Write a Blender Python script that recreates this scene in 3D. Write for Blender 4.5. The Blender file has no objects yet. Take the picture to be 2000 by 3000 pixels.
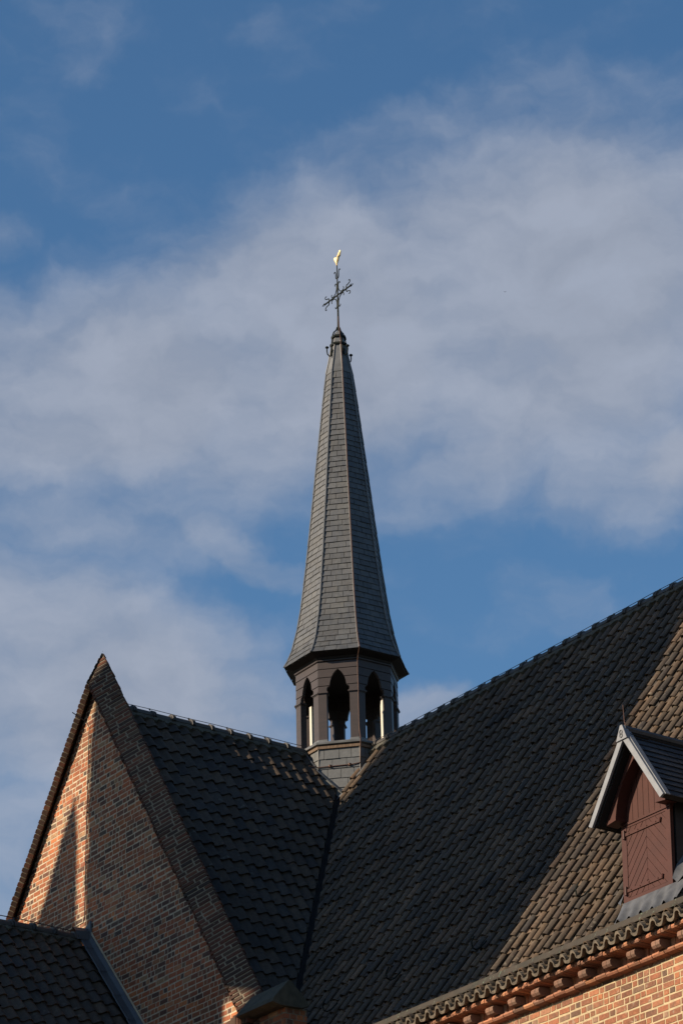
import bpy, bmesh, math, random
from math import sin, cos, radians, pi, sqrt, atan2, tan
from mathutils import Vector, Matrix
random.seed(7)
SC = bpy.context.scene
COL = SC.collection

# ------------------------------------------------------------------ frame of the place
# world x = along the nave (N), world -y = along the transept (T), z up, ridge at RZ above the ground
RZ = 22.46
def V(n, t, z): return Vector((n, -t, z + RZ))
TH = 0.9821                      # angle of the nave axis to the picture plane
CAMP = V(45.583, 30.538, -20.858)
F_PX, PITCH, ROLL = 9391.7, 0.4412, 0.0025

# ------------------------------------------------------------------ camera
fwd_h = Vector((-sin(TH), cos(TH), 0)); right = Vector((cos(TH), sin(TH), 0))
fwd = fwd_h * cos(PITCH) + Vector((0, 0, sin(PITCH)))
up = right.cross(fwd)
r2 = right * cos(ROLL) + up * sin(ROLL); u2 = up * cos(ROLL) - right * sin(ROLL)
cd = bpy.data.cameras.new('camera'); cam = bpy.data.objects.new('camera', cd); COL.objects.link(cam)
m = Matrix((r2, u2, -fwd)).transposed().to_4x4(); m.translation = CAMP
cam.matrix_world = m
cd.sensor_fit = 'VERTICAL'; cd.sensor_height = 36.0; cd.lens = 36.0 * F_PX / 3000.0
cd.clip_start = 0.5; cd.clip_end = 5000
SC.camera = cam

# ------------------------------------------------------------------ sun, sky, exposure
SUN_EL = radians(25); SUN_D = radians(14.0)
S = Vector((-sin(SUN_D) * cos(SUN_EL), -cos(SUN_D) * cos(SUN_EL), sin(SUN_EL)))   # towards the sun
sd = bpy.data.lights.new('sun', 'SUN'); so = bpy.data.objects.new('sun', sd); COL.objects.link(so)
sd.energy = 4.7; sd.angle = radians(0.5); sd.color = (1.0, 0.83, 0.62)
so.rotation_euler = (-S).to_track_quat('-Z', 'Y').to_euler(); so.location = (0, -30, 80)
SC.view_settings.view_transform = 'Standard'; SC.view_settings.look = 'None'
SC.view_settings.exposure = 0.76; SC.view_settings.gamma = 1.0; SC.view_settings.use_curve_mapping = False

W = bpy.data.worlds.new("World"); SC.world = W; W.use_nodes = True
def build_world():
    nt = W.node_tree; N = nt.nodes; L = nt.links; N.clear()
    out = N.new('ShaderNodeOutputWorld'); bg = N.new('ShaderNodeBackground')
    sky = N.new('ShaderNodeTexSky'); sky.sky_type = 'NISHITA'; sky.sun_disc = False
    sky.sun_elevation = SUN_EL; sky.sun_rotation = atan2(S.x, S.y)
    sky.dust_density = 0.35; sky.ozone_density = 2.2; sky.altitude = 100
    hs = N.new('ShaderNodeHueSaturation'); hs.inputs['Saturation'].default_value = 1.16
    hs.inputs['Value'].default_value = 1.0
    tint = N.new('ShaderNodeMixRGB'); tint.blend_type = 'MULTIPLY'; tint.inputs[0].default_value = 1; tint.inputs[2].default_value = (1.0, 1.045, 1.05, 1)
    L.new(sky.outputs[0], tint.inputs[1]); L.new(tint.outputs[0], hs.inputs['Color'])
    tc = N.new('ShaderNodeTexCoord')
    def mth(op, a, b=None, c=None):
        n = N.new('ShaderNodeMath'); n.operation = op
        for i, v in enumerate((a, b, c)):
            if v is None: continue
            if isinstance(v, (int, float)): n.inputs[i].default_value = v
            else: L.new(v, n.inputs[i])
        return n.outputs[0]
    def dot(vec):
        n = N.new('ShaderNodeVectorMath'); n.operation = 'DOT_PRODUCT'
        L.new(tc.outputs['Generated'], n.inputs[0]); n.inputs[1].default_value = vec
        return n.outputs['Value']
    dx = dot(right); dy = dot(fwd_h); dz = dot((0, 0, 1))
    az = mth('ARCTAN2', dx, dy)                                  # compass angle, radians
    hor = mth('SQRT', mth('ADD', mth('MULTIPLY', dx, dx), mth('MULTIPLY', dy, dy)))
    el = mth('ARCTAN2', dz, hor)                                 # elevation, radians
    # a sheet of thin cloud: degrees of azimuth / elevation
    azd = mth('MULTIPLY', az, 180 / pi); eld = mth('MULTIPLY', el, 180 / pi)
    cmb = N.new('ShaderNodeCombineXYZ'); L.new(azd, cmb.inputs[0]); L.new(eld, cmb.inputs[1])
    # warped lookup so the banks get ragged edges
    nw = N.new('ShaderNodeTexNoise'); nw.inputs['Scale'].default_value = 0.55; nw.inputs['Detail'].default_value = 4.5
    nw.inputs['Roughness'].default_value = 0.62
    L.new(cmb.outputs[0], nw.inputs['Vector'])
    sub = N.new('ShaderNodeVectorMath'); sub.operation = 'SUBTRACT'; L.new(nw.outputs['Color'], sub.inputs[0]); sub.inputs[1].default_value = (.5, .5, .5)
    scl = N.new('ShaderNodeVectorMath'); scl.operation = 'MULTIPLY'; L.new(sub.outputs[0], scl.inputs[0]); scl.inputs[1].default_value = (2.1, 1.05, 0)
    wv = N.new('ShaderNodeVectorMath'); wv.operation = 'ADD'; L.new(cmb.outputs[0], wv.inputs[0]); L.new(scl.outputs[0], wv.inputs[1])
    sep = N.new('ShaderNodeSeparateXYZ'); L.new(wv.outputs[0], sep.inputs[0])
    X, Y = sep.outputs[0], sep.outputs[1]
    # banks of cloud: az, el, half width, half height, tilt (deg), strength
    banks = CLOUD_BANKS
    total = None
    for (a, e, ra, re, rot, amp) in banks:
        c, s_ = cos(radians(rot)), sin(radians(rot))
        x = mth('SUBTRACT', X, a); y = mth('SUBTRACT', Y, e)
        xr = mth('ADD', mth('MULTIPLY', x, c / ra), mth('MULTIPLY', y, s_ / ra))
        yr = mth('ADD', mth('MULTIPLY', x, -s_ / re), mth('MULTIPLY', y, c / re))
        d = mth('ADD', mth('MULTIPLY', xr, xr), mth('MULTIPLY', yr, yr))
        g = mth('MULTIPLY', mth('EXPONENT', mth('MULTIPLY', mth('MULTIPLY', d, d), -0.7)), amp)
        total = g if total is None else mth('MAXIMUM', mth('ADD', total, mth('MULTIPLY', g, 0.35)), g)
    # fine wisps, drawn out along the wind
    mp = N.new('ShaderNodeMapping'); mp.inputs['Rotation'].default_value = (0, 0, radians(-24)); mp.inputs['Scale'].default_value = (0.55, 1.05, 1)
    L.new(wv.outputs[0], mp.inputs['Vector'])
    n1 = N.new('ShaderNodeTexNoise'); n1.inputs['Scale'].default_value = 0.9; n1.inputs['Detail'].default_value = 7; n1.inputs['Roughness'].default_value = 0.52
    L.new(mp.outputs[0], n1.inputs['Vector'])
    n2 = N.new('ShaderNodeTexNoise'); n2.inputs['Scale'].default_value = 0.28; n2.inputs['Detail'].default_value = 3
    L.new(cmb.outputs[0], n2.inputs['Vector'])
    wis = mth('SUBTRACT', n1.outputs['Fac'], 0.5); big = mth('SUBTRACT', n2.outputs['Fac'], 0.42)
    # elsewhere in the sky a loose scatter of the same cloud
    away = mth('SMOOTH_MIN', mth('MULTIPLY', mth('MAXIMUM', mth('ABSOLUTE', mth('DIVIDE', azd, 9.0)), mth('ABSOLUTE', mth('DIVIDE', mth('SUBTRACT', eld, 25), 12.0))), 1.0), 2.0, .1)
    awayf = N.new('ShaderNodeMapRange'); L.new(away, awayf.inputs[0]); awayf.inputs[1].default_value = 0.9; awayf.inputs[2].default_value = 1.6
    scatter = mth('MULTIPLY', mth('ADD', mth('MULTIPLY', big, 3.0), -0.15), awayf.outputs[0])
    f = mth('ADD', mth('ADD', total, mth('MULTIPLY', wis, 1.1)), scatter)
    mr = N.new('ShaderNodeMapRange'); mr.interpolation_type = 'SMOOTHSTEP'
    L.new(f, mr.inputs[0]); mr.inputs[1].default_value = -0.02; mr.inputs[2].default_value = 1.28; mr.inputs[4].default_value = 0.90
    mix = N.new('ShaderNodeMixRGB'); L.new(mr.outputs[0], mix.inputs[0]); L.new(hs.outputs[0], mix.inputs[1])
    cm = N.new('ShaderNodeMapRange'); L.new(n1.outputs['Fac'], cm.inputs[0]); cm.inputs[1].default_value = .36; cm.inputs[2].default_value = .66; cm.inputs[3].default_value = .93; cm.inputs[4].default_value = 1.06
    cv = N.new('ShaderNodeVectorMath'); cv.operation = 'SCALE'; cv.inputs[0].default_value = CLOUD_COL[:3]; L.new(cm.outputs[0], cv.inputs['Scale'])
    L.new(cv.outputs[0], mix.inputs[2])
    L.new(mix.outputs[0], bg.inputs['Color']); bg.inputs['Strength'].default_value = SKY_STR
    L.new(bg.outputs[0], out.inputs[0])
SKY_STR = 0.071
CLOUD_COL = (2.95, 3.27, 4.0, 1)
def px2ae(px, py):
    """compass / elevation (deg) of a direction given by the photograph's grid, used only to size the cloud banks"""
    u, v = (px - 1000) / F_PX, (py - 1500) / F_PX
    y = cos(PITCH) + sin(PITCH) * v; z = sin(PITCH) - cos(PITCH) * v
    return math.degrees(atan2(u, y)), math.degrees(atan2(z, sqrt(u * u + y * y)))
K = 180 / pi / F_PX
CLOUD_BANKS = []
for (px, py, rx, ry, rot, amp) in [
    (200, 1130, 640, 290, 4, .95), (850, 1040, 560, 430, 12, .95), (1500, 900, 700, 480, 14, 1.0),
    (1950, 780, 520, 380, 10, 1.0), (1330, 450, 600, 200, 20, .46), (760, 640, 420, 130, 26, .45), (1850, 1350, 420, 210, 0, .8),
    (300, 1460, 520, 190, -6, .62), (150, 1950, 720, 330, -14, .95), (60, 2500, 620, 330, -8, .72), (560, 2080, 420, 240, -10, .7),
    (1260, 2090, 190, 90, 0, .85), (1640, 1790, 230, 100, -28, .30), (740, 1640, 190, 60, -25, .62), (10, 690, 110, 80, 0, .33), (140, 460, 300, 120, -20, .10),
    (1960, 1320, 110, 70, 30, .9), (1250, 1450, 260, 90, 20, .5), (1900, 260, 260, 90, 25, .22), (220, 110, 500, 110, -10, .16), (1000, 60, 600, 60, 5, .08)]:
    a, e = px2ae(px, py)
    CLOUD_BANKS.append((a, e, rx * K * 1.07, ry * K, rot, amp))
build_world()

# ------------------------------------------------------------------ materials
def new_mat(name):
    m = bpy.data.materials.new(name); m.use_nodes = True
    nt = m.node_tree; nt.nodes.clear()
    o = nt.nodes.new('ShaderNodeOutputMaterial'); b = nt.nodes.new('ShaderNodeBsdfPrincipled')
    nt.links.new(b.outputs[0], o.inputs[0]); return m, nt, b
def ramp(nt, stops, interp='LINEAR'):
    r = nt.nodes.new('ShaderNodeValToRGB'); cr = r.color_ramp; cr.interpolation = interp
    while len(cr.elements) < len(stops): cr.elements.new(0.5)
    for e, (p, c) in zip(cr.elements, stops): e.position = p; e.color = (*c, 1)
    return r
def noise(nt, scale, detail=4, rough=.6, vec=None):
    t = nt.nodes.new('ShaderNodeTexCoord'); n = nt.nodes.new('ShaderNodeTexNoise')
    n.inputs['Scale'].default_value = scale; n.inputs['Detail'].default_value = detail; n.inputs['Roughness'].default_value = rough
    if vec:
        mp = nt.nodes.new('ShaderNodeMapping'); mp.inputs['Scale'].default_value = vec
        nt.links.new(t.outputs['Object'], mp.inputs[0]); nt.links.new(mp.outputs[0], n.inputs['Vector'])
    else: nt.links.new(t.outputs['Object'], n.inputs['Vector'])
    return n
def mixc(nt, fac, a, b, mode='MIX'):
    m = nt.nodes.new('ShaderNodeMixRGB'); m.blend_type = mode
    for i, v in enumerate((fac, a, b)):
        if isinstance(v, (int, float)): m.inputs[i].default_value = v
        elif isinstance(v, tuple): m.inputs[i].default_value = (*v, 1)
        else: nt.links.new(v, m.inputs[i])
    return m.outputs[0]
def bump(nt, b, h, strength=.3, dist=.01):
    n = nt.nodes.new('ShaderNodeBump'); n.inputs['Strength'].default_value = strength; n.inputs['Distance'].default_value = dist
    nt.links.new(h, n.inputs['Height']); nt.links.new(n.outputs[0], b.inputs['Normal'])
LICHEN = {'smoked clay pantile': (.19, .165, .125), 'dark smothered pantile': (.11, .105, .085), 'weathered coping brick': (.19, .175, .12), 'orange red brick': (.30, .25, .19), 'old red brick': (.22, .19, .14)}
TINT = {'smoked clay pantile': (1.13, 1.0, .86), 'dark smothered pantile': (1.22, 1.0, .80), 'roof slate': (.95, 1.0, 1.06), 'old red brick': (1.04, 1.0, .92), 'orange red brick': (1.10, .98, .86), 'weathered coping brick': (1.08, 1.0, .88)}
ALB = {'smoked clay pantile': .64, 'orange red brick': .80, 'moulded cornice brick': 1.25, 'old red brick': 1.06, 'weathered coping brick': .52, 'roof slate': 1.0, 'grey cladding slate': .8}
def island_mat(name, stops, rough=.8, nscale=9, mott=.35, dirt=(.05, .05, .05), spec=.3, bmp=.25, vec=None):
    k_ = ALB.get(name, .8); tn = TINT.get(name, (1, 1, 1)); stops = [(p, tuple(x * k_ * t for x, t in zip(c, tn))) for p, c in stops]; dirt = tuple(x * k_ for x in dirt)
    """each loose piece (brick, tile, slate) takes its own colour, then mottling"""
    m, nt, b = new_mat(name); L = nt.links
    g = nt.nodes.new('ShaderNodeNewGeometry'); r = ramp(nt, stops, 'LINEAR')
    L.new(g.outputs['Random Per Island'], r.inputs[0])
    n = noise(nt, nscale, 5, .65, vec); n2 = noise(nt, nscale * 6, 3, .7)
    mr = nt.nodes.new('ShaderNodeMapRange'); L.new(n.outputs[0], mr.inputs[0]); mr.inputs[1].default_value = .42; mr.inputs[2].default_value = .72; mr.inputs[4].default_value = mott
    c = mixc(nt, mr.outputs[0], r.outputs[0], dirt)
    mr2 = nt.nodes.new('ShaderNodeMapRange'); L.new(n2.outputs[0], mr2.inputs[0]); mr2.inputs[1].default_value = .3; mr2.inputs[2].default_value = .7; mr2.inputs[3].default_value = .72; mr2.inputs[4].default_value = 1.25
    vm = nt.nodes.new('ShaderNodeVectorMath'); vm.operation = 'MULTIPLY'; L.new(c, vm.inputs[0]); L.new(mr2.outputs[0], vm.inputs[1])
    n3 = noise(nt, .55, 4, .6); mr3 = nt.nodes.new('ShaderNodeMapRange'); L.new(n3.outputs[0], mr3.inputs[0]); mr3.inputs[1].default_value = .3; mr3.inputs[2].default_value = .7; mr3.inputs[3].default_value = .70; mr3.inputs[4].default_value = 1.22
    vm3 = nt.nodes.new('ShaderNodeVectorMath'); vm3.operation = 'MULTIPLY'; L.new(vm.outputs[0], vm3.inputs[0]); L.new(mr3.outputs[0], vm3.inputs[1])
    fin = vm3.outputs[0]
    if name in LICHEN:
        n4 = noise(nt, 9, 2.5, .55); m4 = nt.nodes.new('ShaderNodeMapRange'); L.new(n4.outputs[0], m4.inputs[0]); m4.inputs[1].default_value = .64; m4.inputs[2].default_value = .70; m4.inputs[4].default_value = .55
        n5 = noise(nt, .35, 3, .6); m5 = nt.nodes.new('ShaderNodeMapRange'); L.new(n5.outputs[0], m5.inputs[0]); m5.inputs[1].default_value = .42; m5.inputs[2].default_value = .62
        mm = nt.nodes.new('ShaderNodeMath'); mm.operation = 'MULTIPLY'; L.new(m4.outputs[0], mm.inputs[0]); L.new(m5.outputs[0], mm.inputs[1])
        fin = mixc(nt, mm.outputs[0], fin, LICHEN[name])
    L.new(fin, b.inputs['Base Color'])
    b.inputs['Roughness'].default_value = rough; b.inputs['Specular IOR Level'].default_value = spec
    bump(nt, b, n2.outputs[0], bmp, .006)
    return m
def plain(name, col, rough=.6, metal=0, spec=.4, var=.25, nscale=6, col2=None, bmp=.15, vec=None):
    if col2: col2 = tuple(x * .76 for x in col2)
    col = tuple(x * .76 for x in col)
    m, nt, b = new_mat(name)
    n = noise(nt, nscale, 5, .6, vec)
    c2 = col2 or tuple(x * (1 - var) for x in col)
    r = ramp(nt, [(.35, col), (.7, c2)]); nt.links.new(n.outputs[0], r.inputs[0])
    nt.links.new(r.outputs[0], b.inputs['Base Color'])
    b.inputs['Roughness'].default_value = rough; b.inputs['Metallic'].default_value = metal; b.inputs['Specular IOR Level'].default_value = spec
    if bmp: bump(nt, b, n.outputs[0], bmp, .01)
    return m
BR = [(0, (.34, .115, .050)), (.13, (.23, .078, .042)), (.25, (.38, .138, .056)), (.34, (.10, .050, .038)), (.42, (.085, .045, .036)), (.47, (.24, .085, .048)), (.56, (.31, .098, .044)),
      (.64, (.065, .044, .038)), (.70, (.20, .092, .056)), (.80, (.28, .105, .052)), (.88, (.055, .042, .040)), (.93, (.27, .17, .10)), (1, (.33, .13, .066))]
M = {}
M['brick'] = island_mat('old red brick', BR, .88, 11, .35, (.06, .045, .04))
M['brick2'] = island_mat('orange red brick', [(0, (.31, .135, .082)), (.14, (.25, .105, .065)), (.28, (.34, .155, .09)), (.4, (.17, .085, .058)), (.5, (.29, .115, .065)), (.6, (.12, .075, .055)), (.68, (.36, .15, .075)), (.78, (.22, .10, .066)), (.86, (.10, .07, .055)), (.92, (.29, .19, .14)), (1, (.30, .125, .07))], .88, 5, .6, (.115, .075, .055))
M['copingbrick'] = island_mat('weathered coping brick', [(0, (.18, .075, .048)), (.16, (.085, .046, .036)), (.3, (.22, .082, .05)), (.44, (.06, .042, .038)), (.56, (.14, .068, .046)), (.68, (.05, .04, .037)), (.8, (.26, .10, .055)), (.9, (.10, .06, .048)), (1, (.15, .105, .075))], .9, 7, .45, (.08, .062, .048))
M['mortar'] = plain('lime mortar', (.62, .525, .38), .95, var=.35, nscale=14)
M['mortar_cream'] = plain('yellowish lime mortar', (.56, .44, .27), .95, var=.3, nscale=14)
M['mortar_grey'] = plain('grey weathered mortar', (.28, .232, .165), .95, var=.4, nscale=14)
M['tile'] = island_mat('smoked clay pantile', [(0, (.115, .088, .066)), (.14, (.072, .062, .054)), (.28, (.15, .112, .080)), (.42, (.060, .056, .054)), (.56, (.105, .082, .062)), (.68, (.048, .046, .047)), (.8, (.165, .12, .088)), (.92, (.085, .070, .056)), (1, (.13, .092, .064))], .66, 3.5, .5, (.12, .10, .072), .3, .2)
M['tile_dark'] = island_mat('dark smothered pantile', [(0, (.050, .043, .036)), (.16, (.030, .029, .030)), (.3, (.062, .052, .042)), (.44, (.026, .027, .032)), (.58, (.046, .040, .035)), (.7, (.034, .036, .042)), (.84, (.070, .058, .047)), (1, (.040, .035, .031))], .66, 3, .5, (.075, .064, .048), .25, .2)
M['underlay'] = plain('dark roof boarding', (.012, .011, .010), .95, bmp=0)
M['ridge'] = plain('ridge tile clay', (.045, .043, .043), .6, col2=(.075, .066, .056), nscale=5)
M['ridge_mortar'] = plain('ridge bedding mortar', (.10, .095, .078), .95, col2=(.055, .053, .045), nscale=7)
M['slate'] = island_mat('roof slate', [(0, (.052, .054, .057)), (.2, (.034, .037, .042)), (.4, (.060, .062, .065)), (.55, (.042, .045, .051)), (.7, (.050, .049, .048)), (.8, (.025, .026, .030)), (.9, (.064, .063, .060)), (1, (.045, .048, .054))], .58, 2.6, .55, (.070, .068, .062), .75, .1, (6, 6, .8))
M['slate_base'] = island_mat('grey cladding slate', [(0, (.062, .068, .071)), (.5, (.074, .079, .081)), (1, (.056, .061, .065))], .56, 2.5, .35, (.05, .053, .055), .9, .1)
M['slate_black'] = island_mat('black dormer slate', [(0, (.018, .019, .022)), (.5, (.026, .027, .03)), (1, (.014, .015, .018))], .45, 3, .3, (.03, .03, .03), .4, .1)
M['lead'] = plain('weathered lead', (.15, .157, .165), .5, col2=(.085, .09, .095), nscale=4, spec=.5)
M['lead_mid'] = plain('blue grey sheet lead', (.105, .111, .124), .5, col2=(.055, .059, .068), nscale=6, spec=.5)
M['lead_light'] = plain('pale lead roll', (.155, .16, .168), .5, col2=(.095, .10, .105), nscale=5, spec=.5)
M['lead_blue'] = plain('blue grey lead flashing', (.075, .085, .10), .55, col2=(.048, .055, .066), nscale=3, spec=.5)
M['wood'] = plain('brown painted wood', (.049, .034, .032), .5, col2=(.036, .027, .026), nscale=5, spec=.4, vec=(1, 1, 4))
M['wood_shade'] = plain('shade-dark wood', (.022, .016, .014), .8, bmp=0)  # darker than the brown wood, carries shade in its colour
M['wood_sunlit'] = plain('sunlit-pale timber', (.72, .67, .58), .6, var=.1)  # pale tone stands for sunlight on the strips added inside the turret
M['rawwood'] = plain('bare weathered board', (.22, .15, .10), .8, col2=(.12, .08, .055), nscale=8, vec=(4, 4, 1))
M['oxblood'] = plain('oxblood painted wood', (.078, .027, .021), .55, col2=(.060, .022, .0175), nscale=4, spec=.2)
M['barge'] = plain('white painted barge board', (.255, .268, .295), .55, col2=(.185, .195, .215), nscale=7, spec=.4)
M['black'] = plain('gap and shade black', (.008, .007, .007), .8, bmp=0)  # near black for the valley gap and the shade under the dormer overhang
M['iron'] = plain('black green iron', (.007, .013, .011), .6, col2=(.012, .013, .010), nscale=30, spec=.12)
M['copper'] = plain('brown copper wire', (.14, .075, .055), .5, metal=.4, bmp=0)
M['wire'] = plain('dark steel wire', (.035, .033, .035), .5, bmp=0)
def gutter_mat():
    m, nt, b = new_mat('green brown gutter strip'); L = nt.links
    n = noise(nt, 5, 4); r = ramp(nt, [(.35, (.050, .041, .033)), (.7, (.034, .032, .026))]); L.new(n.outputs[0], r.inputs[0])
    d = noise(nt, 1, 2, .5, (26, 1.5, 1.5)); r2 = ramp(nt, [(.60, (0, 0, 0)), (.68, (1, 1, 1))]); L.new(d.outputs[0], r2.inputs[0])
    p = noise(nt, 30, 3, .7); r3 = ramp(nt, [(.5, (0, 0, 0)), (.6, (.8, .8, .8))]); L.new(p.outputs[0], r3.inputs[0])
    f = mixc(nt, 1.0, r2.outputs[0], r3.outputs[0], 'MULTIPLY')
    L.new(mixc(nt, f, r.outputs[0], (.11, .15, .11)), b.inputs['Base Color']); b.inputs['Roughness'].default_value = .7; b.inputs['Specular IOR Level'].default_value = .15; return m
M['zinc'] = gutter_mat()
M['stone'] = plain('lichen grey stone', (.095, .088, .064), .92, col2=(.05, .05, .037), nscale=9, bmp=.4)
M['gold'] = plain('gilded copper', (.95, .66, .30), .45, metal=.3, spec=.6, var=.1, bmp=0)
M['eave_tile'] = plain('lichen spotted eaves tile', (.21, .17, .125), .85, col2=(.07, .058, .046), nscale=12, bmp=.3)
M['ground'] = plain('pale paving', (.09, .085, .075), .95, col2=(.06, .057, .05), nscale=.4, bmp=0)
M['bird'] = plain('dark feathers', (.03, .028, .026), .8, bmp=0)
def brick_shader(name, c1, c2, mort):
    m, nt, b = new_mat(name); t = nt.nodes.new('ShaderNodeTexCoord'); br = nt.nodes.new('ShaderNodeTexBrick')
    mp = nt.nodes.new('ShaderNodeMapping'); mp.inputs['Rotation'].default_value = (radians(90), 0, 0)
    nt.links.new(t.outputs['Object'], mp.inputs[0]); nt.links.new(mp.outputs[0], br.inputs['Vector'])
    br.inputs['Color1'].default_value = (*c1, 1); br.inputs['Color2'].default_value = (*c2, 1); br.inputs['Mortar'].default_value = (*mort, 1)
    br.inputs['Scale'].default_value = 1; br.inputs['Brick Width'].default_value = .25; br.inputs['Row Height'].default_value = .092; br.inputs['Mortar Size'].default_value = .012
    nt.links.new(br.outputs[0], b.inputs['Base Color']); b.inputs['Roughness'].default_value = .9
    return m
M['brick_far'] = brick_shader('plain brick courses', (.24, .09, .05), (.14, .065, .045), (.36, .30, .22))

# ------------------------------------------------------------------ mesh helpers
class MB:
    def __init__(s): s.v = []; s.f = []; s.smooth = False
    def add(s, vs, fs):
        o = len(s.v); s.v += [Vector(p) for p in vs]; s.f += [tuple(i + o for i in f) for f in fs]
    def hexa(s, b, t):                              # bottom 4, top 4
        s.add(list(b) + list(t), [(3, 2, 1, 0), (4, 5, 6, 7), (0, 1, 5, 4), (1, 2, 6, 5), (2, 3, 7, 6), (3, 0, 4, 7)])
    def box(s, n0, n1, t0, t1, z0, z1):
        s.hexa([V(n0, t0, z0), V(n1, t0, z0), V(n1, t1, z0), V(n0, t1, z0)], [V(n0, t0, z1), V(n1, t0, z1), V(n1, t1, z1), V(n0, t1, z1)])
    def obox(s, c, ax, ay, az):                     # centre + half axes
        c, ax, ay, az = map(Vector, (c, ax, ay, az))
        s.hexa([c - ax - ay - az, c + ax - ay - az, c + ax + ay - az, c - ax + ay - az], [c - ax - ay + az, c + ax - ay + az, c + ax + ay + az, c - ax + ay + az])
    def prism(s, poly, d):                          # poly: 3D points, extruded by d
        n = len(poly); d = Vector(d)
        s.add(list(poly) + [Vector(p) + d for p in poly], [tuple(range(n))[::-1], tuple(range(n, 2 * n))] + [(i, (i + 1) % n, n + (i + 1) % n, n + i) for i in range(n)])
    def loft(s, rings, cap=True, closed=True):
        n = len(rings[0]); o = len(s.v)
        for r in rings: s.v += [Vector(p) for p in r]
        for k in range(len(rings) - 1):
            for i in range(n if closed else n - 1):
                j = (i + 1) % n; s.f.append((o + k * n + i, o + k * n + j, o + (k + 1) * n + j, o + (k + 1) * n + i))
        if cap: s.f.append(tuple(o + i for i in range(n))[::-1]); s.f.append(tuple(o + (len(rings) - 1) * n + i for i in range(n)))
    def tube(s, path, r, seg=6, r1=None):
        path = [Vector(p) for p in path]; rings = []
        for i, p in enumerate(path):
            d = (path[min(i + 1, len(path) - 1)] - path[max(i - 1, 0)]).normalized()
            a = d.orthogonal().normalized() if i == 0 else (pa - d * pa.dot(d)).normalized()
            pa = a; b = d.cross(a); rr = r if r1 is None else r + (r1 - r) * i / (len(path) - 1)
            rings.append([p + (a * cos(2 * pi * k / seg) + b * sin(2 * pi * k / seg)) * rr for k in range(seg)])
        s.loft(rings)
    def build(s, name, mat, parent=None, smooth=False):
        o0 = ORG.get(parent.name, Vector((0, 0, 0))) if parent else Vector((0, 0, 0))
        me = bpy.data.meshes.new(name); me.from_pydata([p - o0 for p in s.v], [], s.f)
        me.materials.append(mat); me.update()
        if smooth: me.shade_smooth()
        ob = bpy.data.objects.new(name, me); COL.objects.link(ob)
        if parent: ob.parent = parent; ORG[ob.name] = o0
        else: ORG[ob.name] = o0
        return ob
ORG = {}
def fix_normals(ob):
    bm = bmesh.new(); bm.from_mesh(ob.data); bmesh.ops.recalc_face_normals(bm, faces=bm.faces[:]); bm.to_mesh(ob.data); bm.free()
def cut(ob, co, no):
    """trim a mesh, dropping what lies on the side the normal points to"""
    o0 = ORG[ob.name]; bm = bmesh.new(); bm.from_mesh(ob.data)
    bmesh.ops.bisect_plane(bm, geom=bm.verts[:] + bm.edges[:] + bm.faces[:], plane_co=Vector(co) - o0, plane_no=Vector(no), clear_outer=True)
    bm.to_mesh(ob.data); bm.free()
def thing(name, label, cat, loc, group=None, rot=None):
    o = bpy.data.objects.new(name, None); COL.objects.link(o); o.empty_display_size = .3
    o.location = loc; ORG[o.name] = Vector(loc); o['label'] = label; o['category'] = cat
    if group: o['group'] = group
    return o
def tag(o, label, cat, group=None):
    o['label'] = label; o['category'] = cat
    if group: o['group'] = group
    return o
def clip(poly, a, b, c):
    """keep the part of a 2D polygon with a x + b y <= c"""
    out = []
    for i in range(len(poly)):
        p, q = poly[i], poly[(i + 1) % len(poly)]
        dp, dq = a * p[0] + b * p[1] - c, a * q[0] + b * q[1] - c
        if dp <= 0: out.append(p)
        if dp * dq < 0:
            k = dp / (dp - dq); out.append((p[0] + (q[0] - p[0]) * k, p[1] + (q[1] - p[1]) * k))
    return out
J = lambda a: random.uniform(-a, a)

# ------------------------------------------------------------------ ground
g = MB(); g.add([(-1500, -1500, 0), (1500, -1500, 0), (1500, 1500, 0), (-1500, 1500, 0)], [(0, 1, 2, 3)])
g = g.build('ground', M['ground']); g['kind'] = 'structure'

# ------------------------------------------------------------------ the roofs' measures
AN, AT = 1.5911, 1.387            # slope (rise / run) of nave and transept
TE, ZE = 5.03, -7.95              # lip of the lowest tiles
TG = 5.406; TW = 5.235            # coping lip, gable wall face
GZ, GS = 0.2958, 1.392            # coping lip height on the axis, rake

# ------------------------------------------------------------------ the church
church = thing('church', 'brick church with steep gable and dark pantiled roofs meeting in a valley', 'church', V(0, 0, -RZ))

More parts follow.
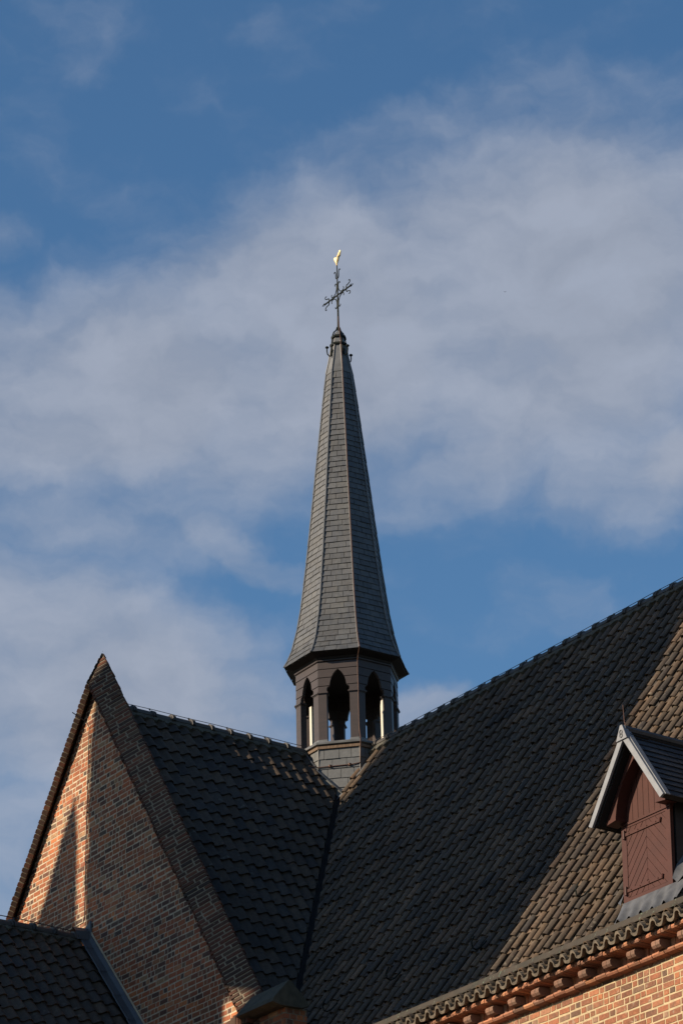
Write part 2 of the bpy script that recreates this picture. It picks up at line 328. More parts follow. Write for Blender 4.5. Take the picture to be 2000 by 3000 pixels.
PROF_ = [(-.12, .012), (-.05, .006), (.08, 0), (.22, 0), (.36, .006), (.47, .020), (.57, .042), (.68, .062), (.79, .070), (.90, .066), (1.0, .050), (1.06, .026)]
PROF_ROLL = [(-.16, .006), (-.06, .001), (.10, -.002), (.30, -.004), (.46, -.001), (.53, .010), (.575, .036), (.63, .056), (.71, .066), (.79, .066), (.87, .056), (.93, .042), (.965, .030)]
def tile_field(name, mat, parent, O, a, d, n, ncol, nrow, w=.236, ex=.335, keep=None, scale=1.0, jit=1.0, shift=0, prof=None, th=.021):
    PROF = prof or PROF_
    """S-shaped pantiles: a = along the course (to the right seen from below), d = down the slope, n = outwards"""
    mb = MB(); O, a, d, n = map(Vector, (O, a, d, n)); L = ex + .075; ph_ = random.random() * 6
    for r in range(nrow):
        for c in range(ncol):
            s0 = r * ex - .06; x0 = (c + shift) * w
            if keep and not keep(x0 + w / 2, s0 + L / 2): continue
            js, jr, jh = (J(.011) + .012 * sin(c * .37 + r * .9 + ph_) + (.03 if random.random() < .012 else 0)) * jit, J(.022) * jit, J(.007) * jit; jl = J(.009) * jit
            base = O + a * (x0 + J(.004) * jit) + d * (s0 + js); P0, P1, P2 = [], [], []
            aa = (a + d * jr).normalized()
            for (px, ph) in PROF:
                q = base + aa * (px * w) + n * (ph * scale + .002 + jh)
                P0.append(q); q1 = q + d * L + n * (.040 + jl); P1.append(q1); P2.append(q1 - n * th - d * .004)
            k = len(PROF); vs = P0 + P1 + P2 + [P0[-1] - n * th]
            fs = [(i, i + 1, k + i + 1, k + i) for i in range(k - 1)] + [(k + i, k + i + 1, 2 * k + i + 1, 2 * k + i) for i in range(k - 1)]
            fs.append((k - 1, 3 * k, 3 * k - 1, 2 * k - 1))
            mb.add(vs, fs)
    return mb.build(name, mat, parent)

kn = sqrt(1 + AN * AN); kt = sqrt(1 + AT * AT)
d_n = (V(0, 1 / kn, -AN / kn) - V(0, 0, 0)); n_n = (V(0, AN / kn, 1 / kn) - V(0, 0, 0)); a_n = Vector((1, 0, 0))
d_t = (V(1 / kt, 0, -AT / kt) - V(0, 0, 0)); n_t = (V(AT / kt, 0, 1 / kt) - V(0, 0, 0)); a_t = Vector((0, 1, 0))   # right seen from the nave side = away from the gable
OFF = -.05
# nave roof, course ends at the eaves
LN = 9.235
nrow = 27; ex_n = .335; top_off = LN - nrow * ex_n - .01
nave_roof = tile_field('nave_roof', M['tile'], church, V(0, 0, 0) + d_n * top_off + n_n * OFF, a_n, d_n, n_n, 92, nrow, .2415, ex_n, prof=PROF_ROLL,
                       keep=lambda x, s: x > -.3 and (x * AT + .5 > s * AN / kn))
vall = Vector((AT, AN, 0))          # valley seen in plan: t * AN = n * AT
vn = Vector((AT, -AN, 0))
# plan normal of the valley plane in world xy: N*AT - T*AN = 0  -> x*AT + y*AN = 0
vp = Vector((AT, AN, 0)).normalized()
cut(nave_roof, V(.085, 0, 0), -vp)
tr_rows = 27
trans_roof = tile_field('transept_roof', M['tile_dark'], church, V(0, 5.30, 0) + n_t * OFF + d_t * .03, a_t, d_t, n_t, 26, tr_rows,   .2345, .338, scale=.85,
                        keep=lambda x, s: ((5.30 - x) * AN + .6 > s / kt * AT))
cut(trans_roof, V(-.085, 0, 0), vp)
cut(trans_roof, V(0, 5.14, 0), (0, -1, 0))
# decks under the tiles and the far slopes, closed solids
mb = MB()
def deck(mb, pts, th=.06):
    mb.prism([V(*p) for p in pts], (0, 0, -th))
dz = -.11
mb.add([V(0, 0, dz), V(22, 0, dz), V(22, 4.8, dz - 4.8 * AN), V(4.8 * AN / AT, 4.8, dz - 4.8 * AN)], [(0, 1, 2, 3)])
mb.add([V(-9, 0, dz), V(22, 0, dz), V(22, -5.0, dz - 5.0 * AN), V(-9, -5.0, dz - 5.0 * AN)], [(0, 1, 2, 3)])
mb.add([V(0, 0, dz), V(-9, 0, dz), V(-9, 5.0, dz - 5.0 * AN), V(-5.0 * AN / AT, 5.0, dz - 5.0 * AN)], [(0, 1, 2, 3)])
mb.build('underlay', M['underlay'], nave_roof)
mb = MB()
mb.add([V(0, 0, dz), V(0, 5.1, dz), V(5.75, 5.1, dz - 5.75 * AT), V(5.75, 5.0, dz - 5.75 * AT)], [(0, 1, 2, 3)])
mb.add([V(0, 0, dz), V(0, 5.1, dz), V(-5.75, 5.1, dz - 5.75 * AT), V(-5.75, 5.0, dz - 5.75 * AT)], [(0, 1, 2, 3)])
mb.build('underlay', M['underlay'], trans_roof)
mb = MB(); mb.box(.9, 21.5, -.02, .02, -.2, -.06); mb.build('ridge_board', M['underlay'], nave_roof)
mb = MB(); mb.box(-.02, .02, .9, 5.1, -.2, -.06); mb.build('ridge_board', M['underlay'], trans_roof)
# lead valley gutter
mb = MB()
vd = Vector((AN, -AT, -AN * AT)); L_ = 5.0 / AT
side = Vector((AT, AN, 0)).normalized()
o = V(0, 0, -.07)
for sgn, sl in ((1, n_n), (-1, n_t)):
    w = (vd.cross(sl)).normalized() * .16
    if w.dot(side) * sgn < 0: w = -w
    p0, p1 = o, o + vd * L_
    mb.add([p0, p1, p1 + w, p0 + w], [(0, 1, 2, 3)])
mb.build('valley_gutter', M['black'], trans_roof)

# ridges: half round caps with a double collar, on a bed of mortar
def ridge_tile(parent, p0, axis, side, length, r=.106, mat=None):
    mb = MB(); axis = Vector(axis).normalized(); side = Vector(side).normalized(); upv = Vector((0, 0, 1))
    prof = [(0, 1.0), (.80, 1.0), (.80, 1.26), (.86, 1.30), (.868, 1.08), (.90, 1.08), (.908, 1.30), (.968, 1.32), (.975, 1.04), (1.02, 1.04)]
    rings = []
    for (s, k) in prof:
        c = Vector(p0) + axis * (s * length)
        ring = [c + side * (cos(pi * (i / 10)) * r * k) + upv * (sin(pi * (i / 10)) * r * k * .95 - .02) for i in range(11)]
        ring += [c - side * r * k * .7 - upv * .05, c + side * r * k * .7 - upv * .05]
        rings.append(ring)
    mb.loft(rings)
    return mb.build('ridge_tile', mat or M['ridge'], parent)
def tri_bed(parent, O, a, d, n, count, w, name='ridge_mortar'):
    """wavy lip of bedding mortar below the ridge caps"""
    mb = MB(); O, a, d, n = map(Vector, (O, a, d, n)); top, bot, inn = [], [], []
    for i in range(count * 6 + 1):
        x = i / 6 * w; ph = (i % 6) / 6
        dip = .12 + (.05 if .15 < ph < .5 else 0) + J(.012)
        top.append(O + a * x + n * .09); bot.append(O + a * x + d * dip + n * (.072 + J(.006))); inn.append(O + a * x + d * dip + n * .0)
    mb.loft([top, bot, inn], cap=False, closed=False)
    return mb.build(name, M['ridge_mortar'], parent)
for i in range(34):
    n0 = 1.05 + i * .40
    ridge_tile(nave_roof, V(n0 + .40 * 1.0, 0, -.02 + J(.010)), (-1, 0, 0), (0, 1, 0), .40)
tri_bed(nave_roof, V(.9, 0, -.045), a_n, d_n, n_n, 60, .2415)
for i in range(11):
    t0 = .95 + i * .40
    if t0 + .4 > 5.12: break
    ridge_tile(trans_roof, V(0, t0, -.02 + J(.010)), (0, -1, 0), (1, 0, 0), .40)
tri_bed(trans_roof, V(0, 5.1, -.045), a_t, d_t, n_t, 18, .2345)
# iron ladder hooks along the foot of the nave roof
for (n0, t0) in ((12.45, 4.316), (10.165, 4.424), (7.9, 4.338), (6.3, 4.4)):
    mb = MB(); p = V(n0, t0, -AN * t0) + n_n * .05
    pts = [p - d_n * .18 + n_n * .02, p - d_n * .02 + n_n * .05, p + d_n * .06 + n_n * .09, p + d_n * .08 + n_n * .15, p + d_n * .02 + n_n * .21, p - d_n * .09 + n_n * .22]
    mb.tube(pts, .012); mb.build('roof_hook', M['iron'], nave_roof)

# ------------------------------------------------------------------ brickwork
def brick_wall(name, mat, parent, to3, nrm, x0, x1, z0, z1, clips=(), course=.092, st=.245, hd=.118, joint=.0195, proud=.002, avoid=None):
    mb = MB(); nrm = Vector(nrm); r = 0; z = z0
    while z < z1:
        x = x0 - random.random() * st; k = random.randint(0, 2)
        while x < x1:
            k += 1
            L = (hd if random.random() < (.62 if r % 2 else .50) else st) + J(.012)
            wv = .006 * sin(x * 1.7 + r * .9) + .004 * sin(x * 5 + r)
            q = .5 * joint
            poly = [(x + q + J(.003), z + q + wv + J(.004)), (x + L - q + J(.003), z + q + wv + J(.004)), (x + L - q + J(.003), z + course - q + wv + J(.004)), (x + q + J(.003), z + course - q + wv + J(.004))]
            x += L
            for (a, b, c) in clips:
                if len(poly) > 2: poly = clip(poly, a, b, c)
            if len(poly) < 3: continue
            cx = sum(p[0] for p in poly) / len(poly); cz = sum(p[1] for p in poly) / len(poly)
            if avoid and avoid(cx, cz): continue
            h = proud + random.uniform(0,.004); n = len(poly)
            mid = [(cx + (p[0] - cx) * .985, cz + (p[1] - cz) * .97) for p in poly]
            fr = [(cx + (p[0] - cx) * .95, cz + (p[1] - cz) * .88) for p in poly]
            vs = [to3(*p) for p in poly] + [to3(*p) + nrm * (h * .6) for p in mid] + [to3(*p) + nrm * h for p in fr]
            fs = [tuple(range(2 * n, 3 * n))]
            for i in range(n):
                j = (i + 1) % n; fs += [(i, j, n + j, n + i), (n + i, n + j, 2 * n + j, 2 * n + i)]
            mb.add(vs, fs)
        z += course; r += 1
    return mb.build(name, mat, parent)

# gable wall: mortar body + bricks
def rake_z(n, dzz=0): return GZ - GS * abs(n) + dzz
mb = MB()
poly = [(-6.1, -RZ), (6.1, -RZ), (6.1, rake_z(6.1, .06)), (0, rake_z(0, .06)), (-6.1, rake_z(6.1, .06))]
mb.prism([V(p[0], TW, p[1]) for p in poly], V(0, 4.88, 0) - V(0, TW, 0))
gable = mb.build('gable_wall', M['mortar'], church)
clips = [(GS, 1, GZ + .06), (-GS, 1, GZ + .06), (1, 0, 6.08)]
def behind_annexe(x, z): return x < 6 and z < -4.6 - 1.10 * abs(x + .0) - .25
brick_wall('bricks', M['brick'], gable, lambda x, z: V(x, TW, z), (0, -1, 0), -6.05, 6.05, -9.2, GZ + .1, clips, avoid=lambda x, z: z < -8.9 or behind_annexe(x, z))
mb = MB(); mb.box(-6.08, 6.08, TW + .004, TW + .012, -RZ, -9.2); mb.build('lower_brickwork', M['brick_far'], gable)

# tumbled brick coping: each course square to the rake, its bed tilting back and up
def coping(sgn, n_end):
    W_ = Vector((0, .30, .66)); w_len = None
    R = (V(sgn, 0, -GS) - V(0, 0, 0)).normalized()
    wv = (V(0, 5.106, GZ + .66) - V(0, TG, GZ)); wv = (wv - R * wv.dot(R)); w_len = wv.length; wv.normalize()
    nn = R.cross(wv).normalized()
    if nn.z < 0: nn = -nn
    lip0 = V(0, TG, GZ) + (nn * .032 if sgn < 0 else nn * 0); total = n_end * sqrt(1 + GS * GS)
    body, br = MB(), MB()
    th = .098; jt = .025; c = .0905
    k = int(total / c) + 8
    for i in range(-8, k):
        s = i * c; p = lip0 + R * s
        x = 0; first = True
        cuts = random.choice([(.50, .50), (.30, .70), (.68, .32), (.27, .46, .27), (.5, .5), (.36, .64)])
        for fr in cuts:
            L = w_len * fr; a0, a1 = x + (.0 if first else jt * .5), x + L - jt * .5
            if first: a0 = -.006 + J(.016)
            if x + L > w_len - .01: a1 += J(.012)
            first = False; x += L
            hh = .004 + random.uniform(0, .014) * random.random(); s0, s1 = jt * .5 + J(.003), c - jt * .5 + J(.003)
            b = [p + R * s0 + wv * a0, p + R * s1 + wv * a0, p + R * s1 + wv * a1, p + R * s0 + wv * a1]
            lo = [q - nn * th for q in b]; md = [q + nn * (hh * .45) for q in b]; cc = sum(b, Vector()) / 4
            hi = [cc + (q - cc) * .86 + nn * hh for q in b]
            br.loft([lo, md, hi])
    body.hexa([lip0 - R * .7 - nn * (th - .006) + wv * .034, lip0 + R * total - nn * (th - .006) + wv * .034, lip0 + R * total - nn * (th - .006) + wv * (w_len - .03), lip0 - R * .7 - nn * (th - .006) + wv * (w_len - .03)],
              [lip0 - R * .7 + wv * .034, lip0 + R * total + wv * .034, lip0 + R * total + wv * (w_len - .03), lip0 - R * .7 + wv * (w_len - .03)])
    # rear of the coping down to the roof
    top = lip0 + wv * (w_len - .035)
    body.hexa([top - R * .7 - Vector((0, 0, .9)), top + R * total - Vector((0, 0, .9)), top + R * total - Vector((0, 0, .9)) + Vector((0, .012, 0)), top - R * .7 - Vector((0, 0, .9)) + Vector((0, .012, 0))],
              [top - R * .7 - nn * .02, top + R * total - nn * .02, top + R * total - nn * .02 + Vector((0, .012, 0)), top - R * .7 - nn * .02 + Vector((0, .012, 0))])
    cb = br.build('coping', M['copingbrick'], gable); mo = body.build('coping_bed', M['mortar_grey'], gable)
    for o in (cb, mo): cut(o, V(0, 0, 0), (-sgn, 0, 0))
    return cb
coping(1, 5.12); coping(-1, 6.1)
# corner pier, saddle stone
mb = MB(); mb.box(5.2, 6.22, 4.86, TW + .025, -RZ, -6.99); pier = mb.build('buttress', M['mortar_grey'], church)
brick_wall('bricks', M['brick'], pier, lambda x, z: V(x, TW + .025, z), (0, -1, 0), 5.2, 6.22, -9.2, -6.99, [(1, 0, 6.225), (-1, 0, -5.2), (0, 1, -6.99)])
brick_wall('bricks', M['brick'], pier, lambda y, z: V(6.22, y, z), (1, 0, 0), 4.86, TW + .03, -9.2, -6.99, [(1, 0, TW + .03), (-1, 0, -4.86), (0, 1, -6.99)])
mb = MB()
tri = [(5.53, -6.975), (5.50, -6.90), (5.245, -6.60), (5.20, -6.60), (4.90, -6.885), (4.87, -6.95), (5.0, -7.0), (5.4, -7.01)]
rings = []
for (n0, k) in ((5.20, .86), (5.26, .95), (6.29, 1.0), (6.30, .985)):
    rings.append([V(n0, 5.2 + (t - 5.2) * k, -6.8 + (z + 6.8) * k) for (t, z) in tri])
mb.loft(rings); stone = mb.build('kneeler_stone', M['stone'], gable)
mb = MB()                                               # rough tumbled brick tails under the saddle stone
for i in range(8):
    n0 = 4.80 + i * .078
    mb.box(n0, n0 + .07, TW, TG + .03 - abs(i - 3) * .006, -7.06 + J(.012) , -6.93 + i * .012 + J(.01))
mb.build('tumbled_bricks', M['copingbrick'], gable)
# nave walls and far end, closed body
mb = MB(); TWN = 4.62
mb.box(6.2, 22, -TWN, TWN, -RZ, -8.02); mb.box(-8.9, 6.2, -TWN, TWN - .02, -RZ, -8.02)
nave_wall = mb.build('nave_wall', M['mortar_cream'], church)
brick_wall('bricks', M['brick2'], nave_wall, lambda x, z: V(x, TWN, z), (0, -1, 0), 8.0, 17.5, -11.0, -8.22, [(0, 1, -8.235)], course=.0935, proud=.004, joint=.021)
mb = MB(); mb.box(6.3, 21.9, TWN + .002, TWN + .010, -RZ, -11.0); mb.box(17.6, 21.9, TWN + .002, TWN + .010, -11, -8.3); mb.build('lower_brickwork', M['brick_far'], nave_wall)
mb = MB(); mb.box(-5.6, 5.6, 4.6, 4.86, -RZ, -8); mb.build('lower_wall', M['mortar'], church)

# cornice of the nave: ledge course, soldier frieze, round corbels, moulded course, mortar wedges
cor = island_mat('moulded cornice brick', [(0, (.27, .11, .06)), (.2, (.19, .085, .052)), (.4, (.31, .125, .065)), (.55, (.12, .07, .05)), (.7, (.24, .10, .058)), (.85, (.33, .15, .075)), (1, (.17, .10, .072))], .85, 8, .6, (.11, .075, .055))
mb = MB(); n0 = 8.2
while n0 < 18:
    L = .235 + J(.02); y = J(.006)
    sec = [(TWN, -8.245), (4.735, -8.235), (4.757, -8.21), (4.75, -8.185), (4.70, -8.17), (TWN, -8.162)]
    mb.loft([[V(n0 + .006, t, z + y) for t, z in sec], [V(n0 + L - .006, t, z + y) for t, z in sec]]); n0 += L
mb.build('ledge_course', cor, nave_wall)
mb = MB(); n0 = 8.2
while n0 < 18:
    mb.box(n0 + .006, n0 + .088, TWN, TWN + .05 + J(.014), -8.168, -7.98); n0 += .094
mb.build('soldier_frieze', cor, nave_wall)
mb = MB(); n0 = 8.2
while n0 < 18:
    L = .075 + J(.012); y = J(.006)
    sec = [(TWN, -8.035), (4.90, -8.032), (4.925, -8.022), (4.938, -7.998), (4.928, -7.972), (4.90, -7.962), (TWN, -7.96)]
    mb.loft([[V(n0 + .005, t + y, z + y) for t, z in sec], [V(n0 + L - .005, t + y, z + y) for t, z in sec]]); n0 += L
mb.build('moulded_course', cor, nave_wall)
mb = MB(); mb.box(8.2, 18, TWN - .02, 4.90, -8.024, -7.97); mb.build('moulded_bed', M['mortar'], nave_wall)
k0 = 13.39 - .525 * 10
for i in range(18):
    c0 = k0 + .5225 * i + J(.008)
    mb = MB()
    for j in (0, 1):
        x0, x1 = c0 + j * .088 + .003, c0 + j * .088 + .085; rr = []
        for (t, z) in [(TWN + .03, -8.165), (4.72, -8.170), (4.79, -8.178), (4.835, -8.165), (4.862, -8.135), (4.866, -8.095), (4.85, -8.07), (4.81, -8.058), (TWN + .03, -8.056)]: rr.append((t, z))
        mb.loft([[V(x0, t + J(.003), z) for t, z in rr], [V(x1, t, z) for t, z in rr]])
    mb.build('corbel', cor, nave_wall)
for i in range(34, 74):                               # mortar wedges between the tile ends
    n0 = (i + .19) * .2415 + J(.012); w_ = .05 + J(.012)
    mb = MB(); mb.prism([V(n0 - w_, 4.91, -7.962), V(n0 + w_, 4.91, -7.962), V(n0 + J(.012), 4.925, -7.912 + J(.01))], V(0, 4.7, 0) - V(0, 4.9, 0))
    mb.build('mortar_wedge', cor, nave_wall)
# gutter strip lying over the feet of the tiles
mb = MB(); gp = V(7.6, 4.90, -7.69)
sec = [(4.905, -7.655), (4.925, -7.66), (4.962, -7.745), (4.985, -7.757), (4.985, -7.775), (4.965, -7.775), (4.94, -7.762), (4.89, -7.70)]
mb.loft([[V(6.4, t, z) for t, z in sec], [V(21, t, z) for t, z in sec]])
gut = mb.build('gutter', M['zinc'], church)
# the last row of tiles pokes out under the strip
PROF_S = [(-.10, .030), (-.03, .008), (.08, -.004), (.20, -.008), (.34, -.002), (.46, .022), (.56, .062), (.64, .098), (.72, .116), (.82, .118), (.92, .10), (1.0, .062), (1.04, .03)]
def eaves_course(mat, t_front, z_front, th, amp, pitch, depth, jit):
    mb = MB(); e = radians(pitch); de = Vector((0, -cos(e), -sin(e))); ne = Vector((0, -sin(e), cos(e)))
    for i in range(26, 86):
        o = V(i * .2415, t_front, z_front) + de * J(jit) + ne * J(jit * .5); o.x += J(.004)
        top = [o + Vector((x * .2415, 0, 0)) + ne * (h * amp) for x, h in PROF_S]; bot = [p - ne * th * (1.0 + J(.1)) for p in top]
        ring_ = top + bot[::-1]
        mb.loft([ring_, [p - de * depth for p in ring_]])
    return mb.build('eaves_tiles', mat, nave_roof)
eaves_course(M['eave_tile'], 5.035, -7.935, .040, .84, 20, .34, .012)
eaves_course(M['tile'], 5.0, -7.868, .016, .80, 26, .26, .010)

# ------------------------------------------------------------------ the turret on the crossing (it leans a little)
BASE = V(0, 0, -1.0)
LEAN = Matrix.Rotation(-0.0235, 4, fwd_h)
PIV = V(0, 0, 1.2)
def LP(v): return PIV + LEAN.to_3x3() @ (v - PIV) + right * .029
turret = thing('bell_turret', 'slender octagonal bell turret with slate spire and brown open arches on the roof crossing', 'turret', BASE)
turret.location = LP(BASE); turret.rotation_euler = LEAN.to_euler()
def OV(k, R): a = radians(22.5 + 45 * k); return (R * cos(a), R * sin(a))          # corner k in (n, t)
def ring(R, z): return [V(*OV(k, R), z) for k in range(8)]
def octa(name, mat, rings_, parent=turret, cap=True):
    mb = MB(); mb.loft([ring(R, z) for (z, R) in rings_], cap=cap); return mb.build(name, mat, parent)
def face_frame(k, R, z=0):
    """centre, along, out for the face between corner k-1 and k"""
    a = radians(45 * k); return cos(a), sin(a), R * cos(radians(22.5))
SP = [(1.80, 1.155), (1.95, 1.075), (2.16, .995), (2.6, .888), (3.04, .812), (3.93, .698), (5.0, .578), (5.75, .497), (6.5, .412), (7.29, .325), (7.98, .243)]
def spR(z):
    for (z0, r0), (z1, r1) in zip(SP, SP[1:]):
        if z <= z1: return r0 + (r1 - r0) * (z - z0) / (z1 - z0)
    return SP[-1][1]
spire = octa('spire', M['underlay'], [(1.785, 1.14)] + [(z, r - .012) for z, r in SP])
# slates, course by course on every face
def slate_faces(name, mat, parent, zs, Rf, width, off=.014, lip=.010):
    mb = MB()
    for k in range(8):
        for r, (z0, z1) in enumerate(zip(zs, zs[1:])):
            A0, B0 = V(*OV(k - 1, Rf(z0) + off), z0), V(*OV(k, Rf(z0) + off), z0)
            A1, B1 = V(*OV(k - 1, Rf(z1) + .003), z1), V(*OV(k, Rf(z1) + .003), z1)
            wid = (B0 - A0).length; n = max(1, int(round(wid / width)))
            ps = [0] + [(i + (.5 if r % 2 else 0) + J(.13)) / n for i in range(1 if not r % 2 else 0, n)] + [1]
            ps = [p for i, p in enumerate(ps) if i in (0, len(ps) - 1) or .06 < p < .94]
            nrm = (B0 - A0).cross(A1 - A0).normalized(); mid = (A0 + B0) / 2 - V(0, 0, z0)
            if nrm.dot(mid) < 0: nrm = -nrm
            dn = (A0 + B0 - A1 - B1).normalized() if (A0 + B0 - A1 - B1).length else Vector((0, 0, -1))
            for p, q in zip(ps, ps[1:]):
                g0, g1 = .0035 / wid, .0035 / wid
                jz = J(.004); jo = random.uniform(0, .007)
                a0, b0 = A0.lerp(B0, p + g0), A0.lerp(B0, q - g1); a1, b1 = A1.lerp(B1, p + g0), A1.lerp(B1, q - g1)
                a0 = a0 + dn * (.008 + jz) + nrm * jo; b0 = b0 + dn * (.008 + jz + J(.003)) + nrm * jo
                mb.add([a0, b0, b1, a1, a0 - nrm * lip, b0 - nrm * lip], [(0, 1, 2, 3), (0, 4, 5, 1)])
    return mb.build(name, mat, parent)
zs = [1.80]
while zs[-1] < 7.90: zs.append(zs[-1] + .118 + J(.003))
zs[-1] = 7.98
slate_faces('slates', M['slate'], spire, zs, spR, .225)
for k in range(8):
    mb = MB(); pts = []
    for (z, r) in SP:
        pts.append(V(*OV(k, r + .018), z))
    for i in range(len(pts) - 1):
        seg = max(1, int((pts[i + 1] - pts[i]).length / .32))
        for j in range(seg):
            a, b = pts[i].lerp(pts[i + 1], j / seg), pts[i].lerp(pts[i + 1], (j + 1.08) / seg)
            mb.tube([a, b], .021 , 6, .015)
    mb.build('hip_roll', M['lead_light'], spire)
# lead cap, iron straps and bands, lamp hooks
cap = octa('lead_cap', M['lead'], [(7.95, .262), (7.98, .26), (8.24, .203), (8.54, .148), (8.66, .136), (8.81, .108), (8.90, .075), (8.94, .03)])
for k in range(8):
    mb = MB(); mb.tube([V(*OV(k, r + .006), z) for z, r in [(7.98, .262), (8.24, .205), (8.54, .15), (8.66, .138)]], .013, 5)
    mb.build('lead_roll', M['lead_light'], cap)
for z, r in ((8.785, .122), (8.61, .150)):
    octa('iron_band', M['iron'], [(z - .02, r), (z - .02, r + .03), (z + .02, r + .03), (z + .02, r)], cap, cap=False)
for k in range(0, 8, 2):
    a = radians(45 * k + 11); c, s = cos(a), sin(a)
    mb = MB(); mb.tube([V(c * r, s * r, z) for r, z in [(.18, 8.36), (.162, 8.54), (.145, 8.69), (.135, 8.79), (.10, 8.90), (.05, 8.95), (.022, 9.03)]], .014, 5); mb.build('iron_strap', M['iron'], cap)
for k in range(4):
    a = radians(90 * k - 2); c, s = cos(a), sin(a)
    pts = [(.16, 8.50), (.17, 8.38), (.195, 8.335), (.235, 8.325), (.275, 8.355), (.288, 8.42), (.285, 8.48)]
    mb = MB(); mb.tube([V(c * r, s * r, z) for r, z in pts], .012, 6)
    mb.loft([[V(c * .285 + .036 * f * cos(u), s * .285 + .036 * f * sin(u), z) for u in [2 * pi * i / 8 for i in range(8)]] for z, f in ((8.475, .5), (8.49, 1), (8.51, .9), (8.525, .3))])
    mb.build('lamp_hook', M['iron'], cap)
# eaves: boarded soffit and moulding
octa('soffit', M['wood_shade'], [(1.69, .93), (1.70, .965), (1.735, .985), (1.765, 1.09), (1.78, 1.14), (1.80, 1.15)], cap=False)  # dark tone puts the deep shade under the eaves into the colour
octa('eaves_moulding', M['wood'], [(1.648, .93), (1.648, .972), (1.66, .985), (1.678, .986), (1.69, .955)], cap=False)
octa('ceiling', M['wood_shade'], [(1.60, .93), (1.64, .93)])
# arched boarding, one panel to a face
RP = .962; HW = RP * sin(radians(22.5)); AP = RP * cos(radians(22.5))
ARCH = [(1.045, .205), (1.13, .212), (1.155, .196), (1.168, .158), (1.22, .152), (1.28, .140), (1.34, .120), (1.40, .090), (1.45, .054), (1.488, .006)]
def hw(z):
    if z >= ARCH[-1][0]: return 0
    for (z0, a), (z1, b) in zip(ARCH, ARCH[1:]):
        if z <= z1: return a + (b - a) * (z - z0) / (z1 - z0)
    return 0
def fpt(k, x, z, o=0):
    a = radians(45 * k); r = AP + o; return V(r * cos(a) - x * sin(a), r * sin(a) + x * cos(a), z)
for k in range(8):
    mb = MB(); rows = [(1.045, 1.169), (1.181, 1.335), (1.347, 1.499), (1.511, 1.655)]
    a = radians(45 * k); inn = Vector((-cos(a), sin(a), 0)) * .06
    for (z0, z1) in rows:
        for sg in (-1, 1):
            zz = [z0 + (z1 - z0) * i / 8 for i in range(9)]
            poly = [fpt(k, sg * (HW + .0), z0), fpt(k, sg * HW, z1, -.006)] + [fpt(k, sg * max(hw(z), .0), z, -.006 * (z - z0) / (z1 - z0)) for z in reversed(zz)]
            mb.prism(poly, inn)
    for sg in (-1, 1):                                     # reveal strip closing the gaps from behind
        zz = [1.05 + .6 * i / 24 for i in range(25)]
        poly = [fpt(k, sg * (HW - .05), 1.05, -.02), fpt(k, sg * (HW - .05), 1.65, -.02)] + [fpt(k, sg * (hw(z) + .012), z, -.02) for z in reversed(zz)]
        mb.prism(poly, inn * .5)
    mb.build('arched_panel', M['wood'], turret)
# corner posts with caps and lead feet
def post_poly(k, R, wd, th):
    c = Vector(OV(k, R)); e = []
    p, q = Vector(OV(k - 1, R)), Vector(OV(k + 1, R)); d1, d2 = (p - c).normalized(), (q - c).normalized(); b = -c.normalized()
    n1 = Vector((-d1.y, d1.x)); n1 = n1 if n1.dot(b) > 0 else -n1
    n2 = Vector((-d2.y, d2.x)); n2 = n2 if n2.dot(b) > 0 else -n2
    return [c, c + d1 * wd, c + d1 * wd + n1 * th, c + b * (th * 1.05), c + d2 * wd + n2 * th, c + d2 * wd]
for k in range(8):
    mb = MB(); P_ = post_poly(k, RP, .155, .125)
    mb.loft([[V(p.x, p.y, z) for p in P_] for z in (.12, 1.02)]); post = mb.build('corner_post', M['wood'], turret)
    mb = MB()
    for z, g in [((1.015, 1.03), .012), ((1.03, 1.05), .030), ((1.05, 1.062), .018)]:
        Q = post_poly(k, RP + g, .155 + g * 1.3, .125 + g)
        mb.loft([[V(p.x, p.y, zz) for p in Q] for zz in z])
    mb.build('post_cap', M['wood'], post)
    if k == 7:                                       # added pale board: the jamb's sunlit strip is put into its colour
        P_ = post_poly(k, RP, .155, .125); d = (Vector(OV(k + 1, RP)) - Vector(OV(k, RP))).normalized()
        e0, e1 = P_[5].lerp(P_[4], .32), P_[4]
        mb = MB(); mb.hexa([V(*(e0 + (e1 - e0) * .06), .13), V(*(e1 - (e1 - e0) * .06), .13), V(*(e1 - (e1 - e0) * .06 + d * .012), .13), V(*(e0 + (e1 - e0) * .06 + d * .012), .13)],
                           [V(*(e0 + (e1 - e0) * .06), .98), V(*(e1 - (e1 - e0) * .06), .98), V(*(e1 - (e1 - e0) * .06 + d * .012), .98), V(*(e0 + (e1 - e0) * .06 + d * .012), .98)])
        mb.build('sun_strip_board', M['wood_sunlit'], post)
    mb = MB(); Q = post_poly(k, RP + .014, .168, .145); Q2 = post_poly(k, RP + .03, .182, .16)
    mb.loft([[V(p.x, p.y, z) for p in q] for z, q in ((.07, Q2), (.10, Q), (.128, Q))]); mb.build('lead_foot', M['lead'], post)
STRIP_N = -.582
mb = MB(); mb.box(STRIP_N - .035, STRIP_N + .035, .37, .43, .08, 1.2); mb.build('sun_strip_post', M['wood_sunlit'], turret)      # made-up timber, coloured pale to give a sunlit strip in the opening
octa('lead_ledge', M['lead'], [(.0, .99), (.012, 1.025), (.018, 1.05), (.05, 1.055), (.066, 1.045), (.085, .93), (.09, .2)])
octa('apron_board', M['rawwood'], [(-.06, .97), (-.06, 1.012), (-.012, 1.018), (-.008, .97)], cap=False)
base = octa('slate_base', M['underlay'], [(-1.75, .972), (.01, .972)])
zb = [-1.72 + .187 * i for i in range(9)]; zb[-1] = -.055
zb = [-.06 - .187 * (8 - i) for i in range(9)]
slate_faces('slates', M['slate_base'], base, zb, lambda z: .975, .255, .016, .013)
